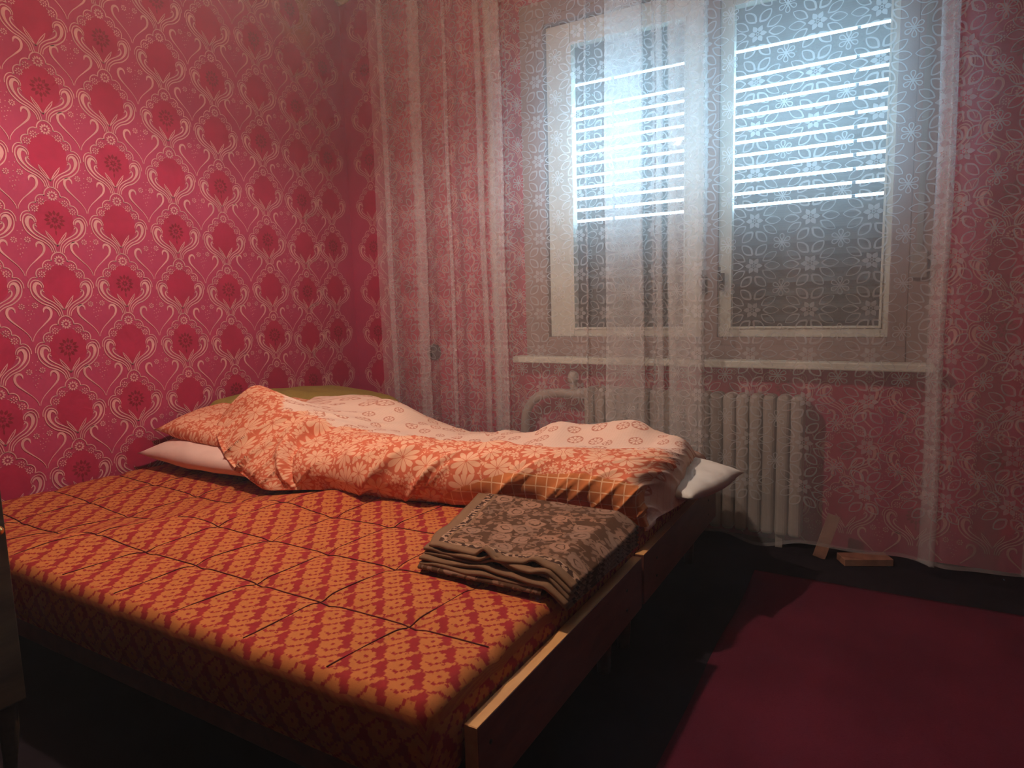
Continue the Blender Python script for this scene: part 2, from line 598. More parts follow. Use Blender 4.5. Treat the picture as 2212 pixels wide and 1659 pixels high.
# roller shutter: one slat per strip, gaps open in the upper part
shut = empty('roller_shutter', 'grey roller shutter outside the window with bright gaps between its upper slats', 'shutter')
slat_h = .232
gap_z = [4.60, 4.145, 3.925, 3.70, 3.475, 3.25, 3.02, 2.79, 2.565, 2.335, 2.11, 1.885]
SY = .70
def slat_mesh(h):
    bm = bmesh.new()
    n = 6
    L = 6.5
    rows = []
    for j in range(n + 1):
        a = j / n
        zz = (a - .5) * h
        yy = .035 * math.sin(math.pi * a)
        rows.append([bm.verts.new((-L / 2 * U, yy * U, zz * U)), bm.verts.new((L / 2 * U, yy * U, zz * U)),
                     bm.verts.new((L / 2 * U, (yy + .04) * U, zz * U)), bm.verts.new((-L / 2 * U, (yy + .04) * U, zz * U))])
    for j in range(n):
        for q in range(4):
            bm.faces.new((rows[j][q], rows[j][(q + 1) % 4], rows[j + 1][(q + 1) % 4], rows[j + 1][q]))
    bm.faces.new(rows[0][::-1]); bm.faces.new(rows[-1])
    bmesh.ops.recalc_face_normals(bm, faces=bm.faces)
    me = bpy.data.meshes.new('slat')
    bm.to_mesh(me); bm.free()
    me.materials.append(M_slat)
    return me
GAP = .052
SL1 = slat_mesh(slat_h - GAP)      # hanging free, gap below
SL0 = slat_mesh(slat_h + .004)     # closed
zs = []
z = 5.95
# closed slats above the first gap
def put_slat(me, zc, dz=0):
    o = link_obj('slat', me, shut)
    o.location = W(8.43, SY, zc)
    o.rotation_euler = (0, random.uniform(-.0008, .0008), 0)
    return o
zz = 4.60 + GAP / 2 + slat_h / 2
while zz < 6.2:
    put_slat(SL0, zz); zz += slat_h
for i in range(len(gap_z) - 1):
    top, bot = gap_z[i] - GAP / 2, gap_z[i + 1] + GAP / 2
    if top - bot > .3:
        hh = (top - bot) / 2
        me = slat_mesh(hh + .002)
        put_slat(me, top - hh / 2); put_slat(me, bot + hh / 2)
    else:
        put_slat(slat_mesh(top - bot), (top + bot) / 2)
zz = gap_z[-1] - GAP / 2 - slat_h / 2
while zz > -1.0:
    put_slat(SL0, zz); zz -= slat_h
# slats hang on two tapes that cross the bright gaps
for x in (10.80, 6.45):
    box('ladder_tape', x - .03, x + .03, SY + .08, SY + .10, 1.6, 5.6, M_slat, shut, bev=0)
for x in (5.26, 11.44):
    box('guide_rail', x - .12, x + .09, SY - .06, SY + .16, WZ0 - .2, WZ1 + .2, M_slat, shut, bev=0)

# ------------------------------------------------------------------ radiator
rad = empty('radiator', 'cream ribbed column radiator under the window behind the lace curtain', 'radiator')
def rad_section():
    bm = bmesh.new()
    # rounded slab, front edge thinned
    prof = []
    H0, H1 = -3.88, -1.44
    add_box(bm, -.104, .104, -.50, -.10, H0, H1, .0165, 3)
    for v in bm.verts:
        # swell the heads
        z = v.co.z / U - ZF
        d = min(abs(z - H0), abs(z - H1))
        if d > .45:
            v.co.x *= .97
    return bm
bm = rad_section()
for f in (-3.3, -2.05):
    pass
bmesh.ops.bisect_plane(bm, geom=bm.verts[:] + bm.edges[:] + bm.faces[:], plane_co=W(0, 0, -1.95), plane_no=(0, 0, 1))
bmesh.ops.bisect_plane(bm, geom=bm.verts[:] + bm.edges[:] + bm.faces[:], plane_co=W(0, 0, -1.78), plane_no=(0, 0, 1))
bmesh.ops.bisect_plane(bm, geom=bm.verts[:] + bm.edges[:] + bm.faces[:], plane_co=W(0, 0, -3.4), plane_no=(0, 0, 1))
for v in bm.verts:
    z = v.co.z / U - ZF
    if -3.45 < z < -1.9:
        v.co.x *= .93
me_sec = bpy.data.meshes.new('radiator_section')
bm.to_mesh(me_sec); bm.free()
me_sec.materials.append(M_rad)
NSEC = 18
for i in range(NSEC):
    o = link_obj('radiator_section', me_sec, rad)
    o.location = ((6.38 + i * .2215) * U, 0, 0)
for z in (-1.62, -3.70):
    tube('header_pipe', [W(6.3, -.3, z), W(10.25, -.3, z)], .026, M_rad, rad, 14)
bend = [W(6.28, -.3, -1.60), W(5.95, -.3, -1.60), W(5.5, -.3, -1.61), W(5.15, -.3, -1.72), W(4.93, -.3, -1.98), W(4.87, -.3, -2.3), W(4.86, -.3, -3.2), W(4.86, -.3, -4.09)]
tube('supply_pipe', catmull(bend, 5), .021, M_rad, rad, 14)
v = tube('valve', [W(5.98, -.3, -1.60), W(5.98, -.3, -1.36)], .014, M_rad, rad)
tube('valve_knob', [W(5.98, -.3, -1.38), W(5.98, -.3, -1.34), W(5.98, -.3, -1.24), W(5.98, -.3, -1.16)], [.017, .024, .023, .016], M_rad, v)
tube('union_nut', [W(6.10, -.3, -1.60), W(6.24, -.3, -1.60)], .029, M_rad, rad, 6)
for x in (6.6, 9.9):
    box('foot', x - .06, x + .06, -.42, -.18, -4.1, -3.86, M_rad, rad)

# wall socket behind the curtain
so = empty('wall_socket', 'dark round wall socket on the red wall behind the lace curtain', 'socket')
M_sock = simple('socket_grey', (70, 64, 66), .5)
tube('socket_plate', [W(2.36, 0, -.84), W(2.36, -.04, -.84), W(2.36, -.08, -.84), W(2.36, -.10, -.84)], [.042, .042, .038, .030], M_sock, so, 28)
tube('socket_well', [W(2.36, -.09, -.84), W(2.36, -.112, -.84)], [.022, .021], M_dark, so, 20)

# ------------------------------------------------------------------ lace curtain
def mat_sheer(name, alpha, tint):
    t = NT(name)
    tr = t.n('ShaderNodeBsdfTransparent')
    d = t.n('ShaderNodeBsdfDiffuse'); d.inputs[0].default_value = tint
    l = t.n('ShaderNodeBsdfTranslucent'); l.inputs[0].default_value = tint
    m1 = t.n('ShaderNodeMixShader'); m1.inputs[0].default_value = 0.5
    t.link(d.outputs[0], m1.inputs[1]); t.link(l.outputs[0], m1.inputs[2])
    m2 = t.n('ShaderNodeMixShader')
    m2.inputs[0].default_value = alpha
    t.link(tr.outputs[0], m2.inputs[1]); t.link(m1.outputs[0], m2.inputs[2])
    o = t.n('ShaderNodeOutputMaterial'); t.link(m2.outputs[0], o.inputs[0])
    return t.m
M_sheer = mat_sheer('curtain_voile', 0.28, (0.86, 0.86, 0.84, 1))
M_lace = mat_sheer('curtain_lace_thread', 0.31, (0.95, 0.95, 0.93, 1))

# plan of the cloth: x along the window, folded back on itself where bands show
folds = [(1.78, 1.98), (2.60, 2.92), (3.42, 3.56), (4.17, 4.37), (4.47, 4.82), (6.50, 6.57), (6.92, 7.58), (7.80, 7.95), (8.06, 8.66),
         (11.9, 12.06), (13.25, 13.4), (14.0, 14.6)]
pl = [(1.55, -.80)]
for (a, b) in folds:
    pl += [(a - .05, -.80), (b - .02, -.87), (b, -.86), (b - .02, -.84), (a + .02, -.79), (a, -.77), (a + .02, -.755), (b + .05, -.74), (b + .22, -.79)]
pl.append((15.3, -.80))
pl = np.array(pl)
# guard against overlaps with the next fold
keep = [True] * len(pl)
PX = catmull(pl, 4)
seg = np.r_[0, np.cumsum(np.linalg.norm(np.diff(PX, axis=0), axis=1))]
CL = seg[-1]
ZTOP, ZHEM = 7.18, -3.86
def cloth(c, z, lift=0.0):
    c = np.asarray(c, float); z = np.asarray(z, float)
    x = np.interp(c, seg, PX[:, 0]); y = np.interp(c, seg, PX[:, 1])
    e = 0.01
    dx = np.interp(c + e, seg, PX[:, 0]) - np.interp(c - e, seg, PX[:, 0])
    dy = np.interp(c + e, seg, PX[:, 1]) - np.interp(c - e, seg, PX[:, 1])
    L = np.hypot(dx, dy) + 1e-9
    low = np.clip((ZTOP - z) / (ZTOP - ZHEM), 0, 1)
    y = y + .05 * np.sin(x * 3.3 + .8) * low + .03 * np.sin(x * 7.1) * low
    x = x + .05 * low * np.sin(x * 1.7 + 1.0) + .012 * np.sin(z * 1.3 + x * 2)
    x = x + dy / L * lift; y = y - dx / L * lift
    return np.stack([x * U, y * U, (z + ZF) * U], -1)
def hem(c):
    x = np.interp(c, seg, PX[:, 0])
    k = np.clip((11.2 - x) / 1.0, .25, 1)
    return ZHEM + (.09 * np.sin(x * 2.2 + 2.4) + .05 * np.sin(x * 5.0)) * k
curt = empty('lace_curtain', 'sheer white lace curtain with flower pattern hanging in front of the window', 'curtain')
nc = int(CL / .045)
cs = np.linspace(0, CL, nc)
nz = 26
Vc, UVc = [], []
hz = hem(cs)
for j in range(nz + 1):
    zz = ZTOP + (hz - ZTOP) * j / nz
    Vc.append(cloth(cs, zz)); UVc.append(np.column_stack([cs, zz]))
Vc = np.vstack(Vc); UVc = np.vstack(UVc)
F = [(j * nc + i, j * nc + i + 1, (j + 1) * nc + i + 1, (j + 1) * nc + i) for j in range(nz) for i in range(nc - 1)]
mesh_np('voile', Vc, F, M_sheer, curt, smooth=True, uv=UVc)
# hem band
Vh = np.vstack([cloth(cs, hz + .06, -.004), cloth(cs, hz, -.004)])
mesh_np('hem', Vh, [(i, i + 1, nc + i + 1, nc + i) for i in range(nc - 1)], M_sheer, curt, smooth=True, uv=np.vstack([np.column_stack([cs, hz]), np.column_stack([cs, hz])]))

# lace flowers
LA, LB = .83, .715
def lace_cell():
    k = Ink()
    s = LA / 660.0
    def leaf(p, q, w, lw=.016):
        p = np.array(p, float) * s; q = np.array(q, float) * s
        d = q - p; n = np.array([-d[1], d[0]]) / np.linalg.norm(d) * w * s / 2
        up = [p, p + d * .28 + n * .85, p + d * .55 + n, p + d * .82 + n * .62, q]
        dn = [p, p + d * .28 - n * .85, p + d * .55 - n, p + d * .82 - n * .62, q]
        k.stroke(up, [lw * 1.3, lw, lw * .8, lw * .8, lw * .7], k=3)
        k.stroke(dn, [lw * 1.3, lw * 1.25, lw, lw * .8, lw * .7], k=3)
    for i in range(6):
        k.petal((0, 0), i * math.pi / 3, 26 * s, 108 * s, 58 * s, 0, 6)
    a = np.arange(8) * math.pi / 4
    k.stroke(np.column_stack([np.cos(a), np.sin(a)]) * 17 * s, 9 * s, k=2, closed=True)
    for sx in (1, -1):
        leaf((sx * 128, 0), (sx * 312, 0), 92)
        for sy in (1, -1):
            leaf((sx * 108, sy * 62), (sx * 268, sy * 166), 88)
            leaf((sx * 22, sy * 140), (sx * 150, sy * 262), 96, .024)
    c = np.array([LA / 2, LB / 2])
    for i in range(6):
        an = math.pi / 2 + i * math.pi / 3
        ca, sa = math.cos(an), math.sin(an)
        P = np.array([(24, 0), (60, 20), (92, 22), (106, 0), (92, -22), (60, -20), (24, 0)]) * s
        P = P @ np.array([[ca, sa], [-sa, ca]]) + c
        k.stroke(P, .015, k=2)
    k.disc(c, 24 * s, 0, 8)
    return k.get()
LV, LF, LM = lace_cell()
LF3 = LF
_k = int(np.argmin(np.abs(PX[:, 0] - 9.81) + np.where(seg < np.interp(8.9, [0, 20], [0, 20]), 0, 0)))
PH = seg[_k] % LA
VV, FF, nv = [], [], 0
nI = int(CL / LA) - 1
for i in range(nI + 1):
    for j in range(16):
        c0 = PH + i * LA
        z0 = 1.44 + .0 + (8 - j) * LB
        if z0 > ZTOP - .25 or z0 < ZHEM + .45:
            continue
        cc = LV[:, 0] + c0; zz = LV[:, 1] + z0
        okv = (cc > 0) & (cc < CL) & (zz < ZTOP) & (zz > ZHEM + .12)
        VV.append(cloth(cc, zz, .006))
        for f in LF:
            if all(okv[q] for q in f):
                FF.append([q + nv for q in f])
        nv += len(LV)
lace = mesh_np('lace_flowers', np.vstack(VV), FF, M_lace, curt, uv=np.vstack(VV)[:, :2])
lace['kind'] = 'stuff'
tube('curtain_rail', [W(1.2, -.8, 7.25), W(15.5, -.8, 7.25)], .011, M_frame, curt)

# ------------------------------------------------------------------ beds
M_matt_holder = {}
def mat_mattress():
    t = NT('mattress_jacquard')
    uv = t.uv()
    x = t.xyz(uv)
    # woven steps, then a lattice of jagged blooms with an eye, red lozenges beside them
    q = 330.0
    def snap(a):
        return t.math('DIVIDE', t.math('FLOOR', t.math('MULTIPLY', a, q)), q)
    u0 = t.math('DIVIDE', snap(x[0]), .080); v0 = t.math('DIVIDE', snap(x[1]), .090)
    P = t.math('ADD', u0, v0); Q = t.math('SUBTRACT', u0, v0)
    def loc(a, o):
        return t.math('SUBTRACT', t.math('FRACT', t.math('ADD', a, 0.5 - o)), 0.5)
    def dist(o, p, sp=1.0, sq=1.0):
        lp = t.math('MULTIPLY', loc(P, o), sp); lq = t.math('MULTIPLY', loc(Q, p), sq)
        return t.math('SQRT', t.math('ADD', t.math('MULTIPLY', lp, lp), t.math('MULTIPLY', lq, lq)))
    ang = t.math('ARCTAN2', loc(Q, 0), loc(P, 0))
    r0 = dist(0, 0)
    rim = t.math('ADD', r0, t.math('MULTIPLY', t.math('COSINE', t.math('MULTIPLY', ang, 8.0)), .035))
    def band(e, lo, hi, w=.012):
        return t.math('MULTIPLY', t.step(e, lo - w, lo + w), t.math('SUBTRACT', 1.0, t.step(e, hi - w, hi + w)))
    def inside(e, lim, w=.02):
        return t.math('SUBTRACT', 1.0, t.step(e, lim - w, lim + w))
    def union(*a):
        r = a[0]
        for e in a[1:]:
            r = t.math('MAXIMUM', r, e)
        return r
    wav = t.math('MULTIPLY', t.math('SINE', t.math('MULTIPLY', Q, 2 * math.pi)), .045)
    jag = t.math('MULTIPLY', t.math('COSINE', t.math('MULTIPLY', Q, 8 * math.pi)), .03)
    jag2 = t.math('MULTIPLY', t.math('COSINE', t.math('MULTIPLY', P, 10 * math.pi)), .12)
    leaf = inside(t.math('ADD', t.math('ABSOLUTE', t.math('ADD', loc(P, .69), wav)), jag), .118)
    leaf = t.math('MULTIPLY', leaf, inside(t.math('ADD', t.math('ABSOLUTE', loc(Q, .12)), t.math('MULTIPLY', loc(P, .69), .5)), .43, .03))
    leaf = t.math('MULTIPLY', leaf, t.step(dist(.72, .12, 1.0, 1.5), .045, .075))
    wb = inside(t.math('ADD', dist(.05, .5, 1 / .44, 1 / .15), jag2), 1.0, .08)
    wb = t.math('MULTIPLY', wb, t.step(dist(.16, .44, 1.0, 2.2), .05, .08))
    fl = t.math('MULTIPLY', inside(rim, .285), t.step(r0, .055, .085))
    mask = union(leaf, wb, fl)
    n = t.noise(t.obj(), 900.0, 1.0)
    c = t.mix(mask, s2l(158, 46, 48), s2l(200, 122, 66))
    c = t.mix(t.math('MULTIPLY', t.step(n, 0.4, 0.7), 0.25), c, s2l(150, 60, 36))
    return t.out(c, 0.9, t.bump(t.math('ADD', mask, n), 0.25, 0.001), 0.1, sheen=0.0)
M_matt = mat_mattress()
M_seam = simple('mattress_stitching', (84, 22, 22), .9)

ZM = -2.47
def matt_h(x, y):
    """height of the mattress top above ZM, repeats"""
    h = 0.02 * vnoise(x * .8 + 3, y * .8, 1)
    # hollow at the head end and a soft ridge before it
    ridge = 3.2 + (y + 8.0) * .55
    d = x - ridge
    h = h + .085 * np.exp(-(d / .55) ** 2) * np.clip((y + 9.3) / .8, 0, 1) - .10 * np.exp(-((d + 1.5) / 1.0) ** 2)
    # quilting
    return h
SEAM_Y = [-8.03, -7.12, -6.12]
def mattress(name, y0, y1, x0, x1, label, seams_y, seams_x, top=True):
    e = empty(name, label, 'mattress')
    nx, ny = 150, 70
    xs = np.linspace(x0, x1, nx); ys = np.linspace(y0, y1, ny)
    X, Y = np.meshgrid(xs, ys)
    H = matt_h(X, Y)
    for sy in seams_y:
        H -= .035 * np.exp(-((Y - sy) / .09) ** 2)
    for sx in seams_x:
        H -= .022 * np.exp(-((X - sx) / .08) ** 2)
    # rounded rim
    dx = np.minimum(X - x0, x1 - X); dy = np.minimum(Y - y0, y1 - Y)
    r = .08
    for dd in (dx, dy):
        t_ = np.clip(1 - dd / r, 0, 1)
        H -= .08 * (1 - np.sqrt(np.clip(1 - t_ ** 2, 0, 1)))
    bulge = np.zeros_like(X)
    V = [np.column_stack([X.ravel() * U, Y.ravel() * U, (ZM + H.ravel() + ZF) * U])]
    UV = [np.column_stack([X.ravel() * U, Y.ravel() * U])]
    F = [(j * nx + i, j * nx + i + 1, (j + 1) * nx + i + 1, (j + 1) * nx + i) for j in range(ny - 1) for i in range(nx - 1)]
    # sides
    rim = [j for j in range(nx)] + [j * nx + nx - 1 for j in range(1, ny)] + [(ny - 1) * nx + i for i in range(nx - 2, -1, -1)] + [j * nx for j in range(ny - 2, 0, -1)]
    base = V[0][rim]
    cx, cy = (x0 + x1) / 2 * U, (y0 + y1) / 2 * U
    nb = len(rim)
    prev = rim
    tot = nx * ny
    ns = 7
    zb = (-3.12 + ZF) * U
    per = np.r_[0, np.cumsum(np.linalg.norm(np.diff(base[:, :2], axis=0), axis=1))]
    for s in range(1, ns + 1):
        a = s / ns
        P = base.copy()
        out = .035 * U * math.sin(math.pi * a) if s < ns else -.02 * U
        nrm = np.zeros((nb, 2))
        nrm[:, 0] = np.where(np.isclose(base[:, 0], x1 * U), 1, np.where(np.isclose(base[:, 0], x0 * U), -1, 0))
        nrm[:, 1] = np.where(np.isclose(base[:, 1], y1 * U), 1, np.where(np.isclose(base[:, 1], y0 * U), -1, 0))
        P[:, :2] += nrm * out
        P[:, 2] = base[:, 2] + (zb - base[:, 2]) * a
        V.append(P)
        UV.append(np.column_stack([per, -a * .14 * np.ones(nb)]))
        cur = list(range(tot, tot + nb)); tot += nb
        for q in range(nb):
            F.append((prev[q], cur[q], cur[(q + 1) % nb], prev[(q + 1) % nb]))
        prev = cur
    F.append(tuple(prev))
    o = mesh_np('mattress_cover', np.vstack(V), F, M_matt, e, smooth=True, uv=np.vstack(UV))
    def surf(x, y):
        x = np.asarray(x, float); y = np.asarray(y, float)
        h = matt_h(x, y)
        for sy in seams_y: h = h - .035 * np.exp(-((y - sy) / .09) ** 2)
        for sx in seams_x: h = h - .022 * np.exp(-((x - sx) / .08) ** 2)
        return h
    for sy in seams_y:
        xx = np.linspace(x0 + .12, x1 - .1, 120)
        yy = sy + .03 * vnoise(xx * .9, xx * 0 + sy * 3, 4)
        P = np.column_stack([xx * U, yy * U, (ZM + surf(xx, yy) + ZF) * U + .0008])
        tube('seam', P, .0019, M_seam, e, 5)
    for q, sx in enumerate(seams_x):
        # broken tufting stitches
        yy = np.linspace(y0 + .1, y1 - .05, 90)
        xx = sx + .09 * (yy + 7) + .03 * vnoise(yy * .9 + sx, yy * 0 + 2, 5)
        P = np.column_stack([xx * U, yy * U, (ZM + surf(xx, yy) + ZF) * U + .0004])
        tube('seam', P, .0011 + .0007 * np.clip(vnoise(yy * 5 + sx, yy * 0, 6) + .2, -.6, 1), M_seam, e, 5)
    # piping round the upper edge
    return e
mattress('mattress', -8.97, -5.08, .12, 8.88, 'orange and red patterned bare mattress on the bed nearer the camera', SEAM_Y, [1.2, 2.2, 3.2, 4.2, 5.15, 6.1, 7.05, 8.05])
mattress('mattress', -5.02, -1.45, .12, 8.90, 'orange and red patterned mattress under the duvet on the bed by the window', [-4.1, -3.1, -2.1], [2.2, 4.2, 6.2, 8.2])

def bed(name, y0, y1, xb, label, ang=0.0, near=False):
    # a low frame: foot and head board, rails, slats and legs
    e = empty(name, label, 'bed', 'pair of single beds pushed together')
    R = Matrix.Translation(W(0, y0, 0)) @ Matrix.Rotation(ang, 4, 'Z') @ Matrix.Translation(-Vector(W(0, y0, 0)))
    # foot board with pale cut edges
    yb = y0 + (.34 if near else .02)
    fb = box('foot_board', xb, xb + .115, yb, y1, -3.36, -2.755, M_wood, e, bev=0.0008, rot=R)
    box('edge_band', xb + .004, xb + .111, yb, y1, -2.757, -2.748, M_edge, fb, bev=0, rot=R)
    if near:
        box('edge_band', xb + .004, xb + .111, yb - .008, yb + .001, -3.355, -2.75, M_edge, fb, bev=0, rot=R)
    for k, zz in enumerate((-3.18, -2.95)):
        for yy in (y0 + .5, y1 - .5):
            b_ = tube('screw_cap', [np.array(R @ Vector(W(xb + .11, yy, zz))), np.array(R @ Vector(W(xb + .122, yy, zz)))], .004, M_dark, fb, 8)
    box('head_board', .02, .11, y0 + .02, y1, -3.36, -2.6, M_wood, e, bev=0.001, rot=R)
    box('side_rail', .1, xb, y0 + .05, y0 + .15, -3.38, -3.13, M_wood, e, bev=0.001, rot=R)
    box('side_rail', .1, xb, y1 - .12, y1 - .02, -3.38, -3.13, M_wood, e, bev=0.001, rot=R)
    for i in range(9):
        xx = .5 + i * (xb - .9) / 8
        box('slat', xx - .15, xx + .15, y0 + .15, y1 - .12, -3.20, -3.135, M_plank, e, bev=0, rot=R)
    for xx in (.25, xb - .25):
        for yy in (y0 + .3, y1 - .3):
            c = R @ Vector(W(xx, yy, -4.1)); d = R @ Vector(W(xx, yy, -3.36))
            tube('leg', [np.array(c), np.array(d)], [.018, .024], M_wood, e, 12)
    return e
bed('bed', -8.95, -5.10, 8.935, 'low brown wooden bed frame nearer the camera with pale board edge', 0.0, True)
bed('bed', -5.04, -1.42, 8.935, 'low brown wooden bed frame by the window under the duvet', 0.0)

# ------------------------------------------------------------------ bedding
def mat_bedlinen():
    """one print: daisies on rust, a check border and a pale ground with sprigs; which one is woven where is stored on the cloth"""
    t = NT('bed_linen_daisy')
    uv = t.uv()
    at = t.n('ShaderNodeAttribute', attribute_name='zone')
    zc = t.n('ShaderNodeSeparateColor'); t.link(at.outputs['Color'], zc.inputs[0])
    wob = t.math('MULTIPLY', t.math('SUBTRACT', t.noise(uv, 26.0, 3.0, .6), 0.5), 0.9)
    pale_m = t.step(t.math('ADD', zc.outputs[0], wob), 0.45, 0.56)
    grid_m = t.step(t.math('ADD', zc.outputs[1], t.math('MULTIPLY', wob, .35)), 0.46, 0.54)
    def daisies(scale, npet, R, rnd=0.8):
        vo = t.n('ShaderNodeTexVoronoi', voronoi_dimensions='2D', feature='F1')
        t.link(uv, vo.inputs['Vector']); vo.inputs['Scale'].default_value = scale; vo.inputs['Randomness'].default_value = rnd
        sub = t.n('ShaderNodeVectorMath', operation='SUBTRACT')
        t.link(uv, sub.inputs[0]); t.link(vo.outputs['Position'], sub.inputs[1])
        c = t.xyz(sub.outputs[0])
        r = t.math('MULTIPLY', t.math('SQRT', t.math('ADD', t.math('MULTIPLY', c[0], c[0]), t.math('MULTIPLY', c[1], c[1]))), scale)
        cs_ = t.n('ShaderNodeSeparateColor'); t.link(vo.outputs['Color'], cs_.inputs[0])
        ang = t.math('ADD', t.math('ARCTAN2', c[1], c[0]), t.math('MULTIPLY', cs_.outputs[0], 6.28))
        w = t.math('ABSOLUTE', t.math('COSINE', t.math('MULTIPLY', ang, npet / 2.0)))
        size = t.math('MULTIPLY', R, t.math('ADD', 0.7, t.math('MULTIPLY', cs_.outputs[1], 0.5)))
        lim = t.math('MULTIPLY', size, t.math('ADD', 0.30, t.math('MULTIPLY', t.math('POWER', w, 0.55), 0.70)))
        petal = t.math('SUBTRACT', 1.0, t.step(t.math('SUBTRACT', r, lim), -0.03, 0.02))
        gap = t.step(t.math('MULTIPLY', w, r), 0.02, 0.055)
        near = t.math('SUBTRACT', 1.0, t.step(t.math('SUBTRACT', r, t.math('MULTIPLY', size, 1.12)), -0.02, 0.02))
        return t.math('MULTIPLY', petal, gap), near, r, w, size
    b1, n1, *_ = daisies(10.5, 10, 0.47)
    b2, n2, *_ = daisies(26.0, 7, 0.5)
    b3, n3, *_ = daisies(62.0, 4, 0.55, 1.0)
    lo = t.math('MAXIMUM', t.math('MULTIPLY', b3, t.math('SUBTRACT', 1.0, n2)), b2)
    flo = t.math('MAXIMUM', t.math('MULTIPLY', lo, t.math('SUBTRACT', 1.0, n1)), b1)
    floral = t.mix(flo, s2l(222, 118, 84), s2l(246, 190, 152))
    # check border
    x = t.xyz(uv)
    def tri(a, p):
        return t.math('ABSOLUTE', t.math('SUBTRACT', t.math('FRACT', t.math('DIVIDE', a, p)), 0.5))
    g = t.math('MAXIMUM', t.step(tri(x[0], .033), .435, .455), t.step(tri(x[1], .033), .435, .455))
    check = t.mix(g, s2l(216, 130, 76), s2l(246, 196, 150))
    # pale ground with fine dots and outlined sprigs
    dots = t.math('MAXIMUM', t.step(tri(x[0], .0085), .40, .46), t.step(tri(x[1], .0085), .40, .46))
    pb, pn, pr, pw, ps = daisies(13.0, 8, 0.27, 0.5)
    edge = t.math('MULTIPLY', t.math('SUBTRACT', pn, pb), t.step(pr, .05, .09))
    ring_ = t.math('MULTIPLY', pn, t.math('SUBTRACT', 1.0, pb))
    pale = t.mix(t.math('MULTIPLY', dots, .45), s2l(248, 214, 190), s2l(236, 186, 156))
    pale = t.mix(t.math('MULTIPLY', ring_, .75), pale, s2l(196, 104, 72))
    c = t.mix(grid_m, floral, check)
    c = t.mix(pale_m, c, pale)
    n = t.noise(t.obj(), 700.0, 1.0)
    return t.out(c, 0.92, t.bump(n, 0.12, 0.0008), 0.1)
M_linen = mat_bedlinen()
M_slip = simple('pillow_pink_white', (244, 210, 194), .92, .03, 8, .06)
M_sheet = simple('pillow_grey_white', (232, 226, 214), .92, .03, 8, .08)
M_olive = simple('olive_wool', (158, 136, 66), .98, .06, 160, .3)

def bicubic(net, ks, kt):
    net = np.asarray(net, float)                     # (S,T,3)
    A = np.stack([catmull(net[:, j], ks) for j in range(net.shape[1])], 1)
    return np.stack([catmull(A[i], kt) for i in range(A.shape[0])], 0)

def set_zone(o, rg):
    a = o.data.color_attributes.new('zone', 'FLOAT_COLOR', 'POINT')
    n = len(o.data.vertices)
    v = np.zeros((n, 4)); v[:, 3] = 1
    v[:, 0] = rg[:, 0]; v[:, 1] = rg[:, 1]
    a.data.foreach_set('color', v.ravel())

def grid_normals(P):
    du = np.gradient(P, axis=0); dv = np.gradient(P, axis=1)
    n = np.cross(du, dv)
    return n / (np.linalg.norm(n, axis=2)[:, :, None] + 1e-12)

